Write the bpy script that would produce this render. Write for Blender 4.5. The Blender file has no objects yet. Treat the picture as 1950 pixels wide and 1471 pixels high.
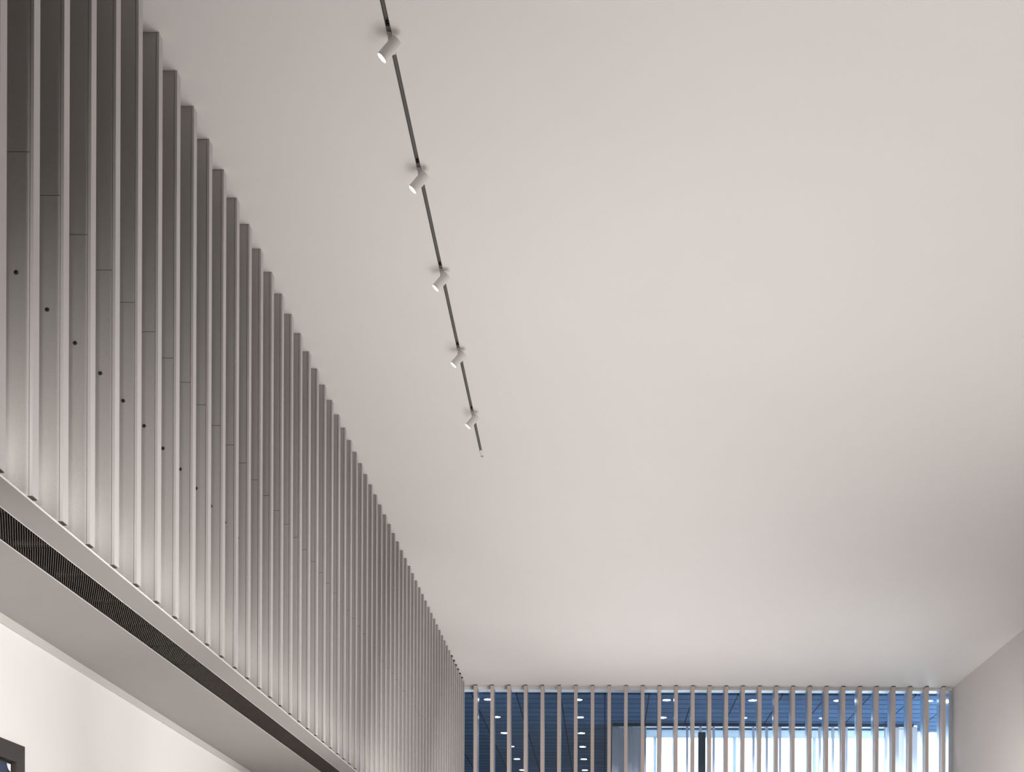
import bpy, bmesh, math, random
from mathutils import Vector, Matrix
random.seed(7)
S = bpy.context.scene
COL = S.collection
F = 2440.0            # focal length in px of the 1950x1471 frame
VX, VY = 1150.0, 1862.0
ROLL = 0.0035
EYE = 1.6

# ---------------------------------------------------------------- camera
cam = bpy.data.cameras.new('camera'); co = bpy.data.objects.new('camera', cam); COL.objects.link(co)
co.location = (0, 0, EYE); co.rotation_euler = (math.radians(90), -ROLL, 0)
cam.sensor_width = 36.0; cam.lens = F / 1950 * 36.0
cam.shift_x = (975 - VX) / 1950; cam.shift_y = (VY - 735.5) / 1950
cam.clip_end = 200
S.camera = co

# ---------------------------------------------------------------- world, exposure
S.view_settings.view_transform = 'Standard'; S.view_settings.look = 'None'
S.view_settings.gamma = 1.0; S.view_settings.use_curve_mapping = False
S.view_settings.exposure = 0.0
w = bpy.data.worlds.new('sky'); S.world = w; w.use_nodes = True
bg = w.node_tree.nodes['Background']; bg.inputs[0].default_value = (0.82, 0.92, 1.0, 1); bg.inputs[1].default_value = 5.6
S.cycles.use_denoising = True
S.cycles.max_bounces = 8; S.cycles.transparent_max_bounces = 12
S.cycles.sample_clamp_indirect = 6.0

# ---------------------------------------------------------------- lights
def area(name, loc, rot, sx, sy, power, color=(1, 1, 1), spread=180):
    l = bpy.data.lights.new(name, 'AREA'); l.shape = 'RECTANGLE'; l.size = sx; l.size_y = sy
    l.energy = power; l.color = color; l.spread = math.radians(spread)
    o = bpy.data.objects.new(name, l); COL.objects.link(o); o.location = loc; o.rotation_euler = [math.radians(a) for a in rot]
    return o
def spot(name, loc, target, power, angle, blend=0.5, color=(1, 1, 1), r=0.03, parent=None):
    l = bpy.data.lights.new(name, 'SPOT'); l.energy = power; l.spot_size = math.radians(angle); l.spot_blend = blend
    l.color = color; l.shadow_soft_size = r
    o = bpy.data.objects.new(name, l); COL.objects.link(o); o.location = loc
    o.rotation_euler = (Vector(target) - Vector(loc)).to_track_quat('-Z', 'Y').to_euler()
    return o
UP = (1.0, 0.975, 0.965)
# (x, y, size x, size y, watts): unseen fill lights added low, in place of floor bounce
for ux, uy, lx, ly, p_ in ((2.4, 4.0, 2.4, 3.2, 42), (-0.2, 7.8, 2.4, 4.6, 51), (3.6, 8.5, 2.4, 3.6, 31), (0.0, 12.4, 2.2, 3.2, 38), (-0.1, 16.6, 2.2, 3.6, 42), (2.7, 16.6, 2.4, 3.2, 25)):
    area('bounce_fill', (ux, uy, 1.2), (180, 0, 0), lx, ly, p_, UP, 115)
area('cove_light', (-2.268, 11.6, EYE + 1.79), (180, 25, 0), 0.05, 15.0, 36, (1.0, 0.96, 0.93))
spot('fin_fill_a', (-1.0, 1.9, 2.6), (-2.05, 5.0, 3.1), 135, 50, 1.0, UP, 0.1)  # unseen spots a to g, added to brighten the wall fins
spot('fin_fill_b', (0.6, -0.6, 1.0), (-2.05, 5.0, 2.5), 340, 40, 1.0, UP, 0.12)
spot('fin_fill_c', (1.9, 3.8, 0.9), (-2.05, 5.6, 2.55), 900, 44, 1.0, UP, 0.12)
spot('fin_fill_d', (1.2, 6.0, 1.0), (-2.05, 8.8, 2.8), 520, 50, 1.0, UP, 0.12)
spot('fin_fill_e', (0.4, 9.5, 1.0), (-2.05, 12.5, 2.9), 650, 52, 1.0, UP, 0.12)
spot('fin_fill_f', (1.0, 12.5, 1.0), (-2.05, 17.0, 3.3), 900, 45, 1.0, UP, 0.12)
spot('fin_fill_g', (-1.75, 1.5, 3.2), (-2.05, 5.5, 3.5), 150, 60, 1.0, UP, 0.1)
spot('picture_light_near', (2.2, 5.6, 2.0), (-2.86, 5.6, 2.7), 60, 34, 1.0, UP, 0.1)
spot('picture_light_far', (2.2, 9.3, 2.0), (-2.95, 9.3, 2.7), 320, 34, 1.0, UP, 0.1)
o_ = area('daylight_outside', (7.2, 23.4, 1.6), (0, 0, 0), 3.0, 2.5, 420, (0.8, 0.92, 1.0)); o_.rotation_euler = Vector((-2.4, -1.4, 3.0)).to_track_quat('-Z', 'Y').to_euler()
spot('wall_light_right', (3.0, 12.6, 1.6), (5.18, 15.0, 2.9), 950, 60, 1.0, UP, 0.1)

# ---------------------------------------------------------------- materials
def mat(name, col, rough=0.6, metal=0.0, spec=0.5, noise=0.0, nscale=30.0, emit=None, estr=0.0, bump=0.0, coat=0.0):
    m = bpy.data.materials.new(name); m.use_nodes = True
    nt = m.node_tree; b = nt.nodes['Principled BSDF']
    b.inputs['Base Color'].default_value = (*col, 1); b.inputs['Roughness'].default_value = rough
    b.inputs['Metallic'].default_value = metal; b.inputs['Specular IOR Level'].default_value = spec
    b.inputs['Coat Weight'].default_value = coat
    if emit:
        b.inputs['Emission Color'].default_value = (*emit, 1); b.inputs['Emission Strength'].default_value = estr
    if noise or bump:
        tc = nt.nodes.new('ShaderNodeTexCoord'); n = nt.nodes.new('ShaderNodeTexNoise')
        n.inputs['Scale'].default_value = nscale; n.inputs['Detail'].default_value = 3
        nt.links.new(tc.outputs['Object'], n.inputs['Vector'])
        if noise:
            r = nt.nodes.new('ShaderNodeValToRGB')
            r.color_ramp.elements[0].position = 0.3; r.color_ramp.elements[1].position = 0.7
            r.color_ramp.elements[0].color = (*[c * (1 - noise) for c in col], 1)
            r.color_ramp.elements[1].color = (*[min(1, c * (1 + noise)) for c in col], 1)
            nt.links.new(n.outputs['Fac'], r.inputs['Fac']); nt.links.new(r.outputs['Color'], b.inputs['Base Color'])
        if bump:
            bp = nt.nodes.new('ShaderNodeBump'); bp.inputs['Strength'].default_value = bump; bp.inputs['Distance'].default_value = 0.002
            nt.links.new(n.outputs['Fac'], bp.inputs['Height']); nt.links.new(bp.outputs['Normal'], b.inputs['Normal'])
    return m
def glass_mat(name, tint=(0.93, 0.97, 1.0)):
    m = bpy.data.materials.new(name); m.use_nodes = True; nt = m.node_tree
    for n in list(nt.nodes): nt.nodes.remove(n)
    out = nt.nodes.new('ShaderNodeOutputMaterial'); mx = nt.nodes.new('ShaderNodeMixShader')
    t = nt.nodes.new('ShaderNodeBsdfTransparent'); t.inputs[0].default_value = (*tint, 1)
    g = nt.nodes.new('ShaderNodeBsdfGlossy'); g.inputs['Roughness'].default_value = 0.02
    fr = nt.nodes.new('ShaderNodeFresnel'); fr.inputs[0].default_value = 1.3
    nt.links.new(fr.outputs[0], mx.inputs[0]); nt.links.new(t.outputs[0], mx.inputs[1]); nt.links.new(g.outputs[0], mx.inputs[2])
    nt.links.new(mx.outputs[0], out.inputs[0]); return m
def plank_mat(name, col, seam, px, py):
    """ceiling boards: thin dark seams on a px x py metre grid, slight tone change per board"""
    m = bpy.data.materials.new(name); m.use_nodes = True; nt = m.node_tree; b = nt.nodes['Principled BSDF']
    b.inputs['Roughness'].default_value = 0.8; b.inputs['Specular IOR Level'].default_value = 0.06
    tc = nt.nodes.new('ShaderNodeTexCoord'); br = nt.nodes.new('ShaderNodeTexBrick')
    mp = nt.nodes.new('ShaderNodeMapping'); nt.links.new(tc.outputs['Object'], mp.inputs[0]); nt.links.new(mp.outputs[0], br.inputs[0])
    mp.inputs['Location'].default_value = (0.0, 0.12, 0)
    br.offset = 0.0; br.inputs['Scale'].default_value = 1.0; br.inputs['Brick Width'].default_value = px; br.inputs['Row Height'].default_value = py
    br.inputs['Mortar Size'].default_value = 0.010; br.inputs['Mortar Smooth'].default_value = 0.0
    br.inputs['Color1'].default_value = (*[c * 0.85 for c in col], 1); br.inputs['Color2'].default_value = (*[c * 1.15 for c in col], 1)
    br.inputs['Mortar'].default_value = (*seam, 1)
    n = nt.nodes.new('ShaderNodeTexNoise'); n.inputs['Scale'].default_value = 3.0
    mp2 = nt.nodes.new('ShaderNodeMapping'); mp2.inputs['Scale'].default_value = (1, 14, 1)
    nt.links.new(tc.outputs['Object'], mp2.inputs[0]); nt.links.new(mp2.outputs[0], n.inputs['Vector'])
    mx = nt.nodes.new('ShaderNodeMix'); mx.data_type = 'RGBA'; mx.blend_type = 'SOFT_LIGHT'; mx.inputs[0].default_value = 0.3
    nt.links.new(br.outputs['Color'], mx.inputs[6]); nt.links.new(n.outputs['Color'], mx.inputs[7])
    sp = nt.nodes.new('ShaderNodeSeparateXYZ'); nt.links.new(mp.outputs[0], sp.inputs[0])
    dv = nt.nodes.new('ShaderNodeMath'); dv.operation = 'DIVIDE'; dv.inputs[1].default_value = py; nt.links.new(sp.outputs['Y'], dv.inputs[0])
    fr = nt.nodes.new('ShaderNodeMath'); fr.operation = 'FRACT'; nt.links.new(dv.outputs[0], fr.inputs[0])
    lt = nt.nodes.new('ShaderNodeMath'); lt.operation = 'LESS_THAN'; lt.inputs[1].default_value = 0.09; nt.links.new(fr.outputs[0], lt.inputs[0])
    m2 = nt.nodes.new('ShaderNodeMix'); m2.data_type = 'RGBA'; nt.links.new(lt.outputs[0], m2.inputs[0])
    nt.links.new(mx.outputs[2], m2.inputs[6]); m2.inputs[7].default_value = (*[c*2 for c in seam], 1)
    nt.links.new(m2.outputs[2], b.inputs['Base Color'])
    return m

M = {}
M['ceiling'] = mat('ceiling_plaster', (0.80, 0.765, 0.735), 0.9, noise=0.012, nscale=0.6, spec=0.2)
M['wall'] = mat('white_wall_paint', (0.86, 0.835, 0.81), 0.9, noise=0.01, nscale=1.5, spec=0.2)
M['wall_right'] = mat('right_wall_paint', (0.70, 0.66, 0.63), 0.9, noise=0.012, nscale=1.5, spec=0.2)
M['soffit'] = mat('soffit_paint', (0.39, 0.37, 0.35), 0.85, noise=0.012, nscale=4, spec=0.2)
M['soffit_shade'] = mat('soffit_shade_tone', (0.60, 0.57, 0.54), 0.8)  # grey that carries the shadow under the soffit edge
M['edge'] = mat('soffit_edge_highlight', (0.85, 0.82, 0.79), 0.6)  # pale tone carries the light caught along the soffit edges
M['floor'] = mat('floor_stone', (0.42, 0.38, 0.34), 0.5, noise=0.06, nscale=6)
M['floor_lobby'] = mat('lobby_floor_stone', (0.40, 0.43, 0.46), 0.5, noise=0.06, nscale=6)
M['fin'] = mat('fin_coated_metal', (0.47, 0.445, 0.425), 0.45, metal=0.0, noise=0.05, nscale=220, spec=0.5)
M['fin_lit_face'] = mat('fin_front_lit', (0.61, 0.575, 0.56), 0.45, metal=0.0, noise=0.04, nscale=220, spec=0.5)  # paler copy of the fin colour, front lighting put into it
M['fin_dark'] = mat('fin_bracket_dark', (0.05, 0.035, 0.03), 0.6)
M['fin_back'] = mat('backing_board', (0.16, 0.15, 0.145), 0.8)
M['screw'] = mat('screw_steel', (0.10, 0.095, 0.09), 0.35, metal=0.6)
M['screw_hole'] = mat('screw_socket', (0.015, 0.012, 0.012), 0.6)
M['grille'] = mat('grille_bronze', (0.085, 0.07, 0.06), 0.5, metal=0.3)
M['grille_dark'] = mat('grille_void', (0.012, 0.01, 0.01), 0.9)
M['track'] = mat('track_grey', (0.15, 0.14, 0.13), 0.55)
M['track_line'] = mat('track_conductor', (0.26, 0.24, 0.225), 0.4, metal=0.3)
M['black'] = mat('black_plastic', (0.01, 0.01, 0.01), 0.5)
M['spot_white'] = mat('spotlight_paint', (0.78, 0.74, 0.71), 0.55)
M['lens'] = mat('lit_lens', (1, 1, 1), 0.3, emit=(1.0, 0.98, 0.95), estr=6.0)
M['far_fin'] = mat('far_fin_coated', (0.66, 0.565, 0.52), 0.5, noise=0.05, nscale=200)
M['header'] = mat('header_white', (0.92, 0.91, 0.90), 0.35)
M['alu'] = mat('aluminium_mullion', (0.62, 0.70, 0.80), 0.28, metal=0.5)
M['glass'] = glass_mat('clear_glass')
M['glass_out'] = glass_mat('window_glass', (0.97, 0.99, 1.0))
M['blue_ceiling'] = plank_mat('blue_ceiling_boards', (0.085, 0.155, 0.275), (0.008, 0.016, 0.028), 0.67, 0.335)
M['blue_wall'] = mat('blue_grey_wall', (0.09, 0.12, 0.16), 0.7)
M['downlight'] = mat('lit_downlight', (1, 1, 1), 0.3, emit=(1.0, 0.99, 0.97), estr=22.0)
M['dl_rim'] = mat('downlight_rim', (0.6, 0.65, 0.7), 0.3, metal=0.4)
M['lobby_fin'] = mat('lobby_fin_coated', (0.60, 0.60, 0.68), 0.45)
M['lobby_panel'] = mat('lobby_panel', (0.88, 0.88, 0.92), 0.5)
M['lobby_grey'] = mat('lobby_wide_fin', (0.42, 0.41, 0.44), 0.5, noise=0.04, nscale=60)
def frosted(name, col, tr):
    m = bpy.data.materials.new(name); m.use_nodes = True; nt = m.node_tree
    for n in list(nt.nodes): nt.nodes.remove(n)
    out = nt.nodes.new('ShaderNodeOutputMaterial'); ad = nt.nodes.new('ShaderNodeAddShader')
    d = nt.nodes.new('ShaderNodeBsdfDiffuse'); d.inputs[0].default_value = (*col, 1)
    t = nt.nodes.new('ShaderNodeBsdfTranslucent'); t.inputs[0].default_value = (*tr, 1)
    nt.links.new(d.outputs[0], ad.inputs[0]); nt.links.new(t.outputs[0], ad.inputs[1]); nt.links.new(ad.outputs[0], out.inputs[0]); return m
M['frame_pale'] = frosted('frosted_pale_panel', (0.42, 0.44, 0.46), (0.45, 0.49, 0.51))
M['alu_wall'] = mat('pale_lobby_wall', (0.6, 0.66, 0.72), 0.7)
M['navy'] = mat('navy_louvre_and_shade', (0.02, 0.035, 0.06), 0.7)  # louvre colour, also the painted recess shadow above the lobby fins
M['slate'] = mat('slate_post', (0.045, 0.055, 0.07), 0.55)
M['pic_frame'] = mat('picture_frame_bronze', (0.042, 0.031, 0.025), 0.5, noise=0.12, nscale=90, bump=0.3)
M['pic_navy'] = mat('print_navy', (0.025, 0.032, 0.07), 0.4)
M['pic_brown'] = mat('print_brown', (0.10, 0.055, 0.05), 0.4)
M['pic_pale'] = mat('print_pale_blue', (0.45, 0.65, 0.85), 0.4)
M['pic_white'] = mat('print_white', (0.9, 0.92, 0.95), 0.4)

# ---------------------------------------------------------------- mesh helpers
class MB:
    def __init__(s): s.v = []; s.f = []; s.mi = []; s.smooth = []
    def poly(s, pts, faces, mi=0, smooth=False):
        b = len(s.v); s.v += [tuple(p) for p in pts]
        for f in faces: s.f.append([b + i for i in f]); s.mi.append(mi); s.smooth.append(smooth)
    def box(s, x0, x1, y0, y1, z0, z1, mi=0):
        p = [(x0,y0,z0),(x1,y0,z0),(x1,y1,z0),(x0,y1,z0),(x0,y0,z1),(x1,y0,z1),(x1,y1,z1),(x0,y1,z1)]
        s.poly(p, [(0,3,2,1),(4,5,6,7),(0,1,5,4),(1,2,6,5),(2,3,7,6),(3,0,4,7)], mi)
    def prism(s, base, z0, z1, mi=0):
        """base: list of (x,y) counter-clockwise"""
        n = len(base)
        p = [(x, y, z0) for x, y in base] + [(x, y, z1) for x, y in base]
        s.poly(p, [tuple(range(n))[::-1], tuple(range(n, 2*n))] + [(i, (i+1) % n, n + (i+1) % n, n + i) for i in range(n)], mi)
    def lathe(s, a, d, prof, n=32, mi=0):
        """prof: (distance along d, radius); the ends are closed when their radius is 0"""
        a = Vector(a); d = Vector(d).normalized(); u = d.orthogonal().normalized(); v = d.cross(u)
        b = len(s.v); rings = []
        for t, r in prof:
            if r <= 1e-9: rings.append([len(s.v)]); s.v.append(tuple(a + d*t)); continue
            ring = []
            for k in range(n):
                an = 2*math.pi*k/n; ring.append(len(s.v)); s.v.append(tuple(a + d*t + (u*math.cos(an) + v*math.sin(an))*r))
            rings.append(ring)
        for r0, r1 in zip(rings, rings[1:]):
            for k in range(n):
                k2 = (k+1) % n
                if len(r0) == 1 and len(r1) == 1: continue
                if len(r0) == 1: f = [r0[0], r1[k2], r1[k]]
                elif len(r1) == 1: f = [r0[k], r0[k2], r1[0]]
                else: f = [r0[k], r0[k2], r1[k2], r1[k]]
                s.f.append(f); s.mi.append(mi); s.smooth.append(True)
    def build(s, name, mats, parent=None, loc=None, bevel=0.0):
        me = bpy.data.meshes.new(name); me.from_pydata(s.v, [], s.f)
        if not isinstance(mats, (list, tuple)): mats = [mats]
        for m in mats: me.materials.append(m)
        for p, mi, sm in zip(me.polygons, s.mi, s.smooth): p.material_index = mi; p.use_smooth = sm
        bm = bmesh.new(); bm.from_mesh(me); bmesh.ops.recalc_face_normals(bm, faces=bm.faces)
        for e in bm.edges:
            if len(e.link_faces) == 2 and e.calc_face_angle(0) > 0.7: e.smooth = False
        bm.to_mesh(me); bm.free(); me.update()
        o = bpy.data.objects.new(name, me); COL.objects.link(o)
        if loc: o.location = loc
        if parent: o.parent = parent
        if bevel:
            b = o.modifiers.new('bevel', 'BEVEL'); b.width = bevel; b.segments = 2; b.limit_method = 'ANGLE'
        return o
def empty(name, loc=(0,0,0)):
    o = bpy.data.objects.new(name, None); COL.objects.link(o); o.location = loc; o.empty_display_size = 0.1; return o
def tag(o, label=None, cat=None, group=None, kind=None):
    if label: o['label'] = label
    if cat: o['category'] = cat
    if group: o['group'] = group
    if kind: o['kind'] = kind
    return o
def struct(mb, name, m, **k): return tag(mb.build(name, m, **k), kind='structure')
def copy_tree(o, parent=None):
    c = o.copy(); COL.objects.link(c)
    if parent: c.parent = parent; c.matrix_parent_inverse = o.matrix_parent_inverse.copy()
    for ch in list(o.children): copy_tree(ch, c)
    return c
ONES = ['', 'first','second','third','fourth','fifth','sixth','seventh','eighth','ninth','tenth','eleventh','twelfth','thirteenth','fourteenth','fifteenth','sixteenth','seventeenth','eighteenth','nineteenth']
CARD = ['', '', 'twenty','thirty','forty','fifty']
def ordinal(n):
    if n < 20: return ONES[n]
    t, u = divmod(n, 10)
    return (CARD[t][:-1] + 'ieth') if u == 0 else CARD[t] + '-' + ONES[u]

# ---------------------------------------------------------------- measures (heights relative to the eye unless Z())
def Z(h): return EYE + h
H = 4.33                                  # ceiling
YF = 18.97                                # front of the far fins
XF = -2.055                               # front of the left fins
ZB = 1.7125                               # soffit
XR = 5.18
def wx(y): return -2.865 - 0.023 * (y - 6.06)     # lower left wall
YN = -3.0
def sx(y): return -0.998 - 0.006 * (y - 5.67)     # track centre line
SW = 0.0108                               # half width of the ceiling slot
YT, YT2 = 10.557, 10.67

# ---------------------------------------------------------------- room shell
b = MB(); b.box(-3.4, XR+0.3, YN - 0.2, 19.25, -0.2, 0); struct(b, 'floor', M['floor'])
b = MB(); b.box(-6.2, 9.3, 19.25, 36.2, -0.2, 0); struct(b, 'floor_lobby', M['floor_lobby'])
b = MB()
X0, X1, Y1 = -2.6, XR, 19.34
b.prism([(X0, YN), (sx(YN)-SW, YN), (sx(YT2)-SW, YT2), (X0, YT2)], Z(H), Z(H) + 0.12)
b.prism([(sx(YN)+SW, YN), (X1, YN), (X1, YT2), (sx(YT2)+SW, YT2)], Z(H), Z(H) + 0.12)
b.box(X0, X1, YT2, Y1, Z(H), Z(H) + 0.12)
b.box(X0, X1, YN, Y1, Z(H) + 0.12, Z(H) + 0.2)
struct(b, 'ceiling', M['ceiling'])
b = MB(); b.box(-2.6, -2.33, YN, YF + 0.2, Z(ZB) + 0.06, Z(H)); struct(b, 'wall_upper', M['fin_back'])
b = MB(); b.prism([(wx(YN), YN), (wx(19.3), 19.3), (-3.4, 19.3), (-3.4, YN)], 0, Z(ZB)); struct(b, 'wall_left', M['wall'])
b = MB(); b.box(XR, XR + 0.2, YN, YF + 0.37, 0, Z(H)); struct(b, 'wall_right', M['wall_right'])
b = MB(); b.box(-3.4, XR + 0.2, YN - 0.2, YN, 0, Z(H)); struct(b, 'wall_back', M['wall'])
# soffit: two boards either side of the grille slot
GX0, GX1 = -2.377, -2.21
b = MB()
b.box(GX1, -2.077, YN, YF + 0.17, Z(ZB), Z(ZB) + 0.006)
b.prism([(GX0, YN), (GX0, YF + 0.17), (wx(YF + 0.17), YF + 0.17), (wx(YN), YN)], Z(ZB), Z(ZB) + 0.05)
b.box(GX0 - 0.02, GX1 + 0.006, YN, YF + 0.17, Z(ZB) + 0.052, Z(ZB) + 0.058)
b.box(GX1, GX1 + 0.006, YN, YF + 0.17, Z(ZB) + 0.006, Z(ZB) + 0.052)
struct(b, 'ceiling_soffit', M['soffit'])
b = MB(); b.box(-2.0769, -2.0735, YN, YF, Z(ZB) - 0.001, Z(ZB) + 0.0055); struct(b, 'soffit_shade_1', M['edge'])
b = MB(); b.box(GX1 - 0.001, GX1 + 0.0012, YN, YF, Z(ZB) - 0.0015, Z(ZB)-0.0001); b.box(GX0 - 0.0012, GX0 + 0.001, YN, YF, Z(ZB) - 0.002, Z(ZB)-0.0001)
struct(b, 'soffit_shade_2', M['edge'])
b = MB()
b.prism([(wx(YN)+0.012, YN), (wx(YF)+0.012, YF), (wx(YF), YF), (wx(YN), YN)], Z(ZB) - 0.045, Z(ZB)); struct(b, 'soffit_shade_band', M['soffit_shade'])  # added strip standing in for the soffit's shadow on the wall

# grille: one long linear grille in 0.385 m modules, thin diagonal blades over a dark void
g = tag(empty('linear_grille', ((GX0+GX1)/2, 11, Z(ZB))), 'long dark bronze ventilation grille let into the soffit below the wall fins', 'grille')
def loc_children(o, root): o.parent = root; o.matrix_parent_inverse = Matrix.Translation(-root.location)
b = MB(); b.box(GX0+0.001, GX1-0.0015, YN, YF + 0.1, Z(ZB) + 0.043, Z(ZB) + 0.05)
b.box(GX0+0.0005, GX0+0.0018, YN, YF + 0.1, Z(ZB) + 0.002, Z(ZB) + 0.043); b.box(GX1-0.0018, GX1-0.0005, YN, YF + 0.1, Z(ZB) + 0.002, Z(ZB) + 0.043)
loc_children(b.build('backing', M['grille_dark']), g)
gp = 0.385; y = 4.76 - 6*gp; ang = 0.45; w_ = GX1 - GX0 - 0.004
while y < YF:
    y1 = min(y + gp - 0.007, YF - 0.01); b = MB()
    # the module's two end bars
    for yy in (y, y1 - 0.003): b.box(GX0+0.002, GX1-0.002, yy, yy + 0.003, Z(ZB)+0.018, Z(ZB)+0.03)
    # blades run 24 degrees off the wall's direction
    x = GX0 - gp*ang
    step = 0.0095
    k = 0
    while True:
        xa = GX0 + 0.002 + k*step + 0.0
        if xa - 0.0 > GX1 + gp*ang: break
        # line: x = xa - ang*(yy - y); clip to slot
        ya, yb = y, y1
        xs = xa; xe = xa - ang*(y1 - y)
        if xs > GX1 - 0.002: ya = y + (xs - (GX1 - 0.002))/ang
        if xe < GX0 + 0.002: yb = y + (xs - (GX0 + 0.002))/ang
        if yb - ya > 0.004:
            p0 = (xs - ang*(ya - y), ya); p1 = (xs - ang*(yb - y), yb); t = 0.0017
            b.prism([(p0[0]-t, p0[1]), (p0[0]+t, p0[1]), (p1[0]+t, p1[1]), (p1[0]-t, p1[1])], Z(ZB)+0.004, Z(ZB)+0.016)
        k += 1
    loc_children(b.build('grille_panel', M['grille']), g)
    y += gp

# ---------------------------------------------------------------- left wall fins
FW = 0.05; FD = 0.17; CAP = 0.012; ZJ = 2.955; ZS = 2.522
def make_fin():
    r = empty('wall_fin', (0, 0, 0))                                # origin: front, far bottom edge
    z0 = ZB + 0.009
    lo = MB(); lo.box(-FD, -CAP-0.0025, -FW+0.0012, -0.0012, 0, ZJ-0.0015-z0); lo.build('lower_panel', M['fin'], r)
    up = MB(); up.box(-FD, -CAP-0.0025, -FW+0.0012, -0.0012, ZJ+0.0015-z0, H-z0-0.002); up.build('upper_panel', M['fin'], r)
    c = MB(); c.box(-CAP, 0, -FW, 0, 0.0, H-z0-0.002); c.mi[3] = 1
    c.build('front_edge', [M['fin'], M['fin_lit_face']], r)
    k = MB(); k.box(-0.10, -0.004, -FW+0.006, -0.006, -0.0035, -0.0002)
    k.build('foot_bracket', M['fin_dark'], r)
    s = MB(); s.lathe((-0.062, -FW+0.0012, ZS-z0), (0, -1, 0), [(0, 0.0085), (0.0015, 0.0085), (0.0025, 0.0065), (0.0025, 0.004), (0.0008, 0.0035), (0.0008, 0)], 20)
    so = s.build('screw', M['screw'], r)
    h = MB(); h.lathe((-0.062, -FW-0.0002, ZS-z0), (0, -1, 0), [(0, 0), (0.0, 0.0034), (0.0006, 0.0034), (0.0006, 0)], 12)
    h.build('screw_socket', M['screw_hole'], so)
    return r
keys = [(0, 8.752), (6, 11.817), (22, 19.79), (29, 23.05), (52, 34.47), (57, 36.94)]
def qn(n):
    if n <= 0: return 8.752 + 0.507*n
    for (a, qa), (c, qc) in zip(keys, keys[1:]):
        if n <= c: return qa + (qc-qa)*(n-a)/(c-a)
    return 36.94 + 0.495*(n-57)
proto = make_fin()
N0, N1 = -2, 58
cells = []
for n in range(N0, N1 + 1):
    o = proto if n == N0 else copy_tree(proto)
    yy = F * 2.055 * qn(n) * 1e-4
    o.location = (XF, yy, Z(ZB) + 0.009)
    if n < 0: lab = 'deep grey wall fin before the leftmost visible one, ' + ('nearest' if n == -2 else 'second nearest') + ' to the viewer'
    elif n == 0: lab = 'leftmost tall grey wall fin, cut off by the left edge of the photo'
    elif n <= 30: lab = 'tall grey wall fin above the soffit, %s from the left edge of the photo' % ordinal(n + 1)
    else: lab = 'slim distant grey wall fin, %s counting back from the glazed end wall' % ordinal(N1 - n + 1)
    if n == N1: lab = 'last grey wall fin, standing against the glazed end wall'
    tag(o, lab, 'wall fin', 'deep vertical fins lining the upper left wall')
    if 52 <= n <= 57:
        k = MB(); k.box(-0.02, 0.004, -FW-0.002, 0.002, H-ZB-0.009-0.022, H-ZB-0.009-0.006)
        k.build('head_bracket', M['fin_dark'], o)

# ---------------------------------------------------------------- track and spotlights
t = tag(empty('lighting_track', (sx(6), 6, Z(H))), 'thin dark grey lighting track recessed in the pale ceiling', 'track')
def skew(dx0, dx1, y0, y1): return [(sx(y0)+dx0, y0), (sx(y0)+dx1, y0), (sx(y1)+dx1, y1), (sx(y1)+dx0, y1)]
b = MB()
e = 0.0004
b.prism(skew(-SW+e, -SW+0.0018, YN+0.01, YT), Z(H)-0.0008, Z(H)+0.03); b.prism(skew(SW-0.0018, SW-e, YN+0.01, YT), Z(H)-0.0008, Z(H)+0.03)
b.prism(skew(-SW+0.0018, SW-0.0018, YN+0.01, YT), Z(H)+0.014, Z(H)+0.03)
loc_children(b.build('channel', M['track']), t)
b = MB(); b.prism(skew(-0.0012, 0.0012, YN+0.01, YT), Z(H)+0.009, Z(H)+0.0135)
loc_children(b.build('conductor', M['track_line']), t)
b = MB(); b.prism(skew(-SW+e, SW-e, YT+0.001, YT2-0.002), Z(H)+0.012, Z(H)+0.03)
loc_children(b.build('end_plug', M['spot_white']), t)

heads = [5.869 - 0.983*2, 5.869 - 0.983, 5.869, 6.852, 7.834, 8.819, 9.804]
AX = Vector((-0.66, 0.03, -0.75)).normalized()
def make_head():
    r = empty('track_spotlight', (0, 0, 0))      # origin at the ceiling, at the adapter's near end
    b = MB(); b.box(-SW+0.0024, SW-0.0024, 0.0, 0.143, -0.002, 0.011); a = b.build('adapter', M['spot_white'], r)
    b = MB(); b.prism([(-SW+0.003, -0.035), (SW-0.003, -0.035), (SW-0.003, -0.0005), (-SW+0.003, -0.0005)], 0.0, 0.010); b.build('latch', M['track'], a)
    b = MB(); b.box(-0.004, 0.006, -0.048, -0.042, -0.001, 0.008); b.box(-0.004, 0.006, -0.062, -0.057, -0.001, 0.008); b.build('contact', M['black'], a)
    b = MB(); b.lathe((0.0, 0.02, -0.002), (0, 0, -1), [(0, 0), (0, 0.0085), (0.002, 0.009), (0.012, 0.009), (0.014, 0.008), (0.03, 0.008), (0.03, 0)], 24); b.build('stem', M['spot_white'], r)
    P0 = Vector((0.033, 0.008, -0.036)); R = 0.0255; L = 0.107
    b = MB()
    b.lathe(P0 - AX*0.004, AX, [(0, 0), (0, R-0.0015), (0.0015, R), (L, R), (L, R-0.002), (L-0.006, R-0.0025), (L-0.006, 0)], 48)
    hd = b.build('head', M['spot_white'], r)
    b = MB(); b.lathe(P0 + AX*(L-0.0095), AX, [(0, 0), (0, R-0.003), (0.0035, R-0.003), (0.0045, 0)], 48); b.build('lens', M['lens'], hd)
    return r, P0 + AX*(L + 0.004)
hp, lens = make_head()
where = ['nearest the viewer', 'second nearest the viewer', 'topmost in the photo, largest of the visible row', 'second from the top of the photo', 'third from the top of the photo, middle of the row', 'fourth from the top, next to the farthest', 'farthest and smallest, nearest the end of the track']
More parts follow.
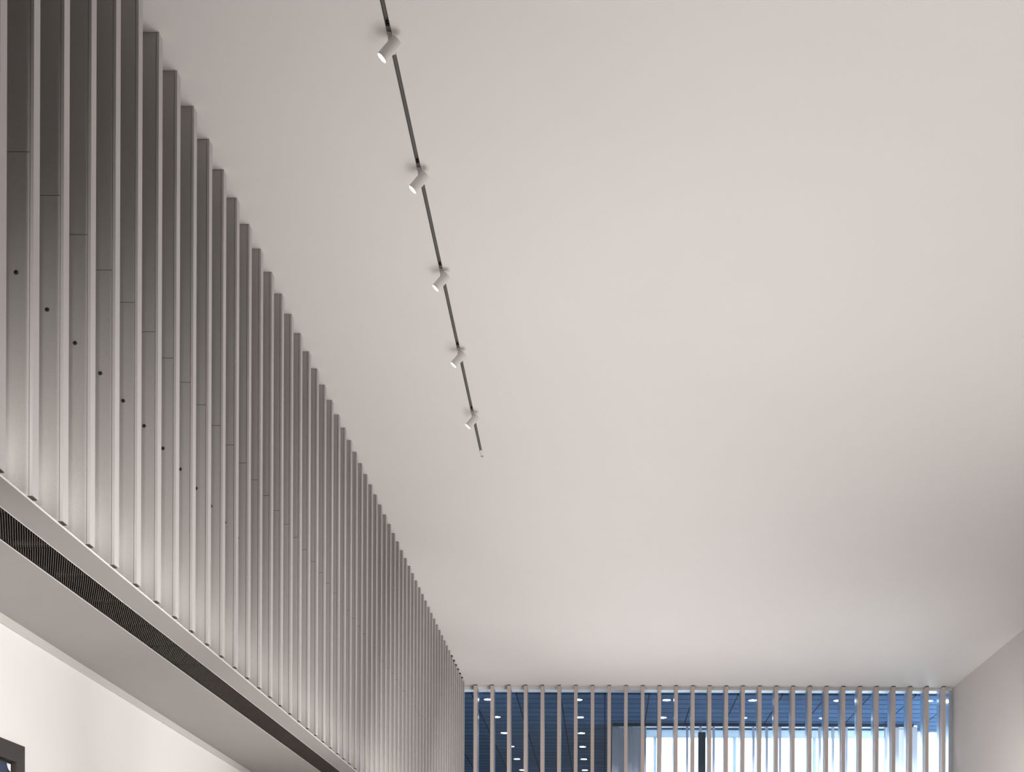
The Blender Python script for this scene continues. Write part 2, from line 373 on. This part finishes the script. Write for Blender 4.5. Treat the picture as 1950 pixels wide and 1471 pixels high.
for i, yy in enumerate(heads):
    o = hp if i == 0 else copy_tree(hp)
    o.location = (sx(yy), yy, Z(H))
    tag(o, 'white cylindrical track spotlight, ' + where[i], 'spotlight', 'spotlights along the ceiling track')
    p = o.location + lens
    spot('track_lamp', p, p + AX, 4, 62, 0.9, (1.0, 0.95, 0.90), 0.02)

# ---------------------------------------------------------------- far glazed wall: fins, header, glass, mullions
def fx(px, Y): return (px - 1.7 - VX) / F * Y
r = empty('glazing_fin'); 
b = MB(); b.box(-0.0252, 0.0252, 0, 0.14, 0, Z(H) - 0.014); b.build('fin_body', M['far_fin'], r)
b = MB(); b.box(-0.0252, 0.0252, 0.002, 0.06, Z(H)-0.0135, Z(H)-0.001); b.build('head_bracket', M['fin_dark'], r)
fins = [905.0 + 31.88*k for k in range(29)]
win = tag(empty('window_1', (1.5, YF + 0.17, 0)), kind='structure')
for k, px in enumerate(fins):
    o = r if k == 0 else copy_tree(r)
    X = fx(px, YF); o.location = (X, YF, 0)
    if k == 0: lab = 'slim taupe fin in the glazed end wall, leftmost, beside the grey wall fins'
    elif k == 28: lab = 'slim taupe fin in the glazed end wall, rightmost, beside the pale right wall'
    elif k < 15: lab = 'slim taupe fin in front of the end glazing, %s from its left end' % ordinal(k + 1)
    else: lab = 'slim taupe fin in front of the end glazing, %s from its right end' % ordinal(29 - k)
    tag(o, lab, 'fin', 'vertical fins in front of the glazed end wall')
    m = MB(); m.box(X-0.022, X+0.022, YF+0.19, YF+0.33, 0.0, Z(H)-0.045); mo = m.build('window_mullion', M['alu']); loc_children(mo, win)
m = MB(); m.box(-2.3, XR-0.0, YF+0.145, YF+0.335, Z(H)-0.04, Z(H)-0.001); loc_children(m.build('window_header', M['header']), win)
m = MB(); m.box(-2.3, XR-0.002, YF+0.172, YF+0.182, 0.05, Z(H)-0.04); loc_children(m.build('glass', M['glass']), win)
m = MB(); m.box(-2.3, XR-0.002, YF+0.16, YF+0.33, 0.0, 0.05); loc_children(m.build('window_sill', M['alu']), win)
m = MB(); m.box(XR-0.05, XR-0.001, YF+0.15, YF+0.335, 0.05, Z(H)-0.045); loc_children(m.build('window_jamb', M['alu']), win)

# ---------------------------------------------------------------- lobby beyond the glass
HC = 4.27; XB = (1165 - VX)/F*21.6
b = MB(); b.box(-6, 9.0, 19.35, 22.26, Z(HC), Z(HC)+0.15); b.box(-6, XB + 0.1, 22.26, 36, Z(HC), Z(HC)+0.15)
struct(b, 'ceiling_lobby', M['blue_ceiling'])
b = MB(); b.box(-6.2, -6, 19.35, 36, 0, Z(HC)); b.box(-6, -2.62, 19.35, 19.45, 0, Z(HC)-0.001); struct(b, 'wall_lobby', M['blue_wall'])
b = MB(); b.box(-6, XB+0.1, 35.8, 36, 2.2, Z(HC)); struct(b, 'wall_lobby_end', M['blue_wall'])
b = MB(); b.box(9.0, 9.2, 19.35, 22.26, 0, Z(HC)); struct(b, 'wall_lobby_right', M['alu_wall'])
b = MB(); b.box(XB + 0.01, XB + 0.10, 22.35, 35.8, 0, Z(HC)); struct(b, 'wall_lobby_side', M['blue_wall'])
b = MB()
for i in range(40):
    z = 0.3 + i*0.14; b.box(XB + 0.0, XB + 0.03, 21.75, 22.3, z, z + 0.07)
b.box(XB+0.03, XB+0.05, 21.75, 22.3, 0, Z(HC)-0.002)
tag(b.build('louvre_screen', M['navy']), 'dark horizontal louvre screen on the side of the lit box beyond the glass', 'louvre')
b = MB(); b.box(XB, fx(1740, 21.5), 21.50, 21.56, Z(HC) - 0.045, Z(HC)-0.0005); struct(b, 'recess_shade_strip', M['navy'])  # dark strip drawn where the recess above the fins is in shadow
b = MB(); b.box(XB, fx(1747, 21.6), 21.61, 21.74, Z(HC) - 0.03, Z(HC)-0.0005); struct(b, 'soffit_shade_5', M['header'])
# lobby fins
YL = 21.62
wide = [(1165.5, 1178, 'wide grey fin at the left end of the bright lobby box, its corner'), (1193.5, 1204, 'wide grey fin in the lobby box, next in from its left corner'),
        (1225.5, 1230.5, 'narrower grey fin between the white panel and first bright lobby window'),
        (1703, 1712, 'grey panel fin near the right end of the bright lobby box'), (1737, 1747, 'blue grey fin closing the right end of the lobby box')]
for a, c, lab in wide:
    b = MB(); b.box(fx(a, YL), fx(c, YL), YL, YL+0.12, 0, Z(HC)-0.035)
    tag(b.build('lobby_panel_fin', M['lobby_grey'], bevel=0.003), lab, 'fin', 'broad fins at the ends of the lobby box')
k = 0; px = 1233.0 + 25.3; nl = 0
while px < 1690:
    b = MB(); c = fx(px, YL); b.box(c-0.017, c+0.017, YL, YL+0.11, 0, Z(HC)-0.035); nl += 1
    tag(b.build('lobby_fin', M['lobby_fin']), 'narrow lilac grey fin before the lobby windows, %s from their left end' % ordinal(nl), 'fin', 'narrow fins in front of the lobby windows')
    px += 25.3
b = MB(); b.box(fx(1178, 21.8), fx(1231, 21.8), 21.8, 21.84, 0, Z(HC)-0.032)
tag(b.build('wall_panel', M['lobby_panel']), 'white panel behind the grey fins at the left end of the lobby box', 'panel')
b = MB(); b.box(fx(1688, 21.8), fx(1746, 21.8), 21.8, 21.84, 0, Z(HC)-0.032)
tag(b.build('wall_panel', M['lobby_panel']), 'white panel behind the fins at the right end of the lobby box', 'panel')
# lobby windows
YW = 22.08
w2 = tag(empty('window_2', (2.5, YW, 0)), kind='structure')
def part(mb, name, m, root):
    o = mb.build(name, m); loc_children(o, root); return o
b = MB(); b.box(fx(1231, YW), fx(1747, YW), YW, YW+0.08, Z(4.145), Z(HC)-0.002); part(b, 'window_header', M['frame_pale'], w2)
for px in (1247.5, 1323, 1399.5, 1475, 1551.5, 1627, 1702):
    wv = 0.045 if px in (1247.5, 1399.5, 1551.5, 1702) else 0.0
    if wv:
        b = MB(); c = fx(px, YW); b.box(c-0.025, c+0.025, YW, YW+0.08, 0, Z(4.145)); part(b, 'window_mullion', M['frame_pale'], w2)
b = MB(); b.box(fx(1231, YW), fx(1747, YW), YW+0.03, YW+0.04, 0, Z(4.145)); part(b, 'window_glass', M['glass_out'], w2)
w3 = tag(empty('window_3', (5, 22.3, 0)), kind='structure')
b = MB(); b.box(fx(1747, 22.2), 8.99, 22.2, 22.21, 0, Z(HC)-0.002); part(b, 'window_glass', M['glass_out'], w3)
b = MB(); b.box(fx(1747, 22.2), fx(1749, 22.2), 22.12, 22.25, 0, Z(HC)-0.002); part(b, 'window_frame', M['frame_pale'], w3)
# dark post
c = fx(1336.6, 20.6)
p = tag(empty('display_post', (c, 20.6, 0)), 'tall dark slate post standing between the end glazing and the lobby windows', 'post')
b = MB(); b.box(-0.059, 0.059, -0.04, 0.04, 0.02, Z(3.94)); b.build('post_body', M['slate'], p, bevel=0.003)
b = MB(); b.box(-0.2, 0.2, -0.2, 0.2, 0, 0.02); b.build('base_plate', M['slate'], p)
b = MB(); b.box(-0.061, 0.061, -0.042, 0.042, Z(3.94), Z(3.946)); b.build('post_cap', M['alu'], p)
# downlights
d = empty('downlight')
b = MB(); b.lathe((0, 0, 0), (0, 0, -1), [(0, 0.068), (0.005, 0.068), (0.006, 0.060), (0.001, 0.057), (0.0, 0.057)], 32); b.build('rim', M['dl_rim'], d)
b = MB(); b.lathe((0, 0, -0.0005), (0, 0, -1), [(0, 0), (0, 0.057), (0.003, 0.057), (0.004, 0)], 32); b.build('lamp', M['downlight'], d)
cols = [-1.776, -0.388, 0.969, 2.29, 3.60, 5.0]
rows = [19.70, 21.03, 22.4, 23.72, 25.07, 26.40]
cn = ['leftmost', 'second from left', 'third from left', 'fourth from left', 'fifth from left', 'rightmost']
rn = ['first', 'second', 'third', 'fourth', 'fifth', 'sixth']
first = True
for i, cx in enumerate(cols):
    for j, ry in enumerate(rows):
        if i >= 2 and j >= 2: continue
        o = d if first else copy_tree(d); first = False
        o.location = (cx - 0.02 + (0.02*j if i == 0 else 0.0), ry, Z(HC))
        tag(o, 'glowing round lobby downlight, %s column, %s row back from the glass' % (cn[i], rn[j]), 'downlight', 'round downlights in the blue lobby ceiling')
        l = bpy.data.lights.new('downlight_lamp', 'SPOT'); l.energy = 85; l.spot_size = math.radians(110); l.spot_blend = 0.6; l.shadow_soft_size = 0.05
        lo = bpy.data.objects.new('downlight_lamp', l); COL.objects.link(lo); lo.location = (o.location.x, ry, Z(HC) - 0.02)

# ---------------------------------------------------------------- framed picture, lower left
YA = 6.24; TW = 0.09; YP0 = 4.9; ZT = 1.1125; ZL = 0.1
xa = wx(6.0) + 0.006
p = tag(empty('framed_picture', (xa, 5.6, Z(ZL))), 'framed picture in a dark bronze frame on the white wall below the soffit', 'picture')
b = MB(); T = 0.035
def bar(pts, z=None):
    n = len(pts); b.poly([(xa, y, Z(z)) for y, z in pts] + [(xa+T, y, Z(z)) for y, z in pts], [tuple(range(n)), tuple(range(n, 2*n))[::-1]] + [(i, (i+1) % n, n+(i+1) % n, n+i) for i in range(n)])
A = YP0; C = YA
for k, pts in enumerate(([(A, ZT), (C, ZT), (C-TW, ZT-TW), (A+TW, ZT-TW)], [(C, ZT), (C, ZL), (C-TW, ZL+TW), (C-TW, ZT-TW)], [(C, ZL), (A, ZL), (A+TW, ZL+TW), (C-TW, ZL+TW)], [(A, ZL), (A, ZT), (A+TW, ZT-TW), (A+TW, ZL+TW)])):
    b = MB(); bar(pts); loc_children(b.build('frame_rail', M['pic_frame'], bevel=0.0012), p)
b = MB(); b.box(xa+0.002, xa+0.012, A+TW-0.01, C-TW+0.01, Z(ZL)+TW-0.01, Z(ZT)-TW+0.01, 0)
xs = xa + 0.0125; ir = C-TW-0.012; it = ZT-TW-0.012
def flat(pts, mi): b.poly([(xs, y, Z(z)) for y, z in pts], [tuple(range(len(pts)))], mi)
flat([(A+TW+.012, it), (ir, it), (ir, ZL+TW+.012), (A+TW+.012, ZL+TW+.012)], 1); xs += 0.0003
flat([(ir, it), (ir-0.04, it)] + [(ir-0.04*math.cos(a), it-0.035*math.sin(a)) for a in (0.4, 0.8, 1.2)] + [(ir, it-0.035)], 2)
flat([(ir-0.135, it-0.06), (ir-0.03, it-0.10), (ir-0.03, it-0.4), (ir-0.16, it-0.4), (ir-0.13, it-0.13)], 3)
flat([(ir-0.22, it-0.02), (ir-0.155, it-0.04), (ir-0.145, it-0.12), (ir-0.20, it-0.5), (ir-0.35, it-0.6)], 4)
loc_children(b.build('print', [M['black'], M['pic_navy'], M['pic_white'], M['pic_brown'], M['pic_pale']]), p)
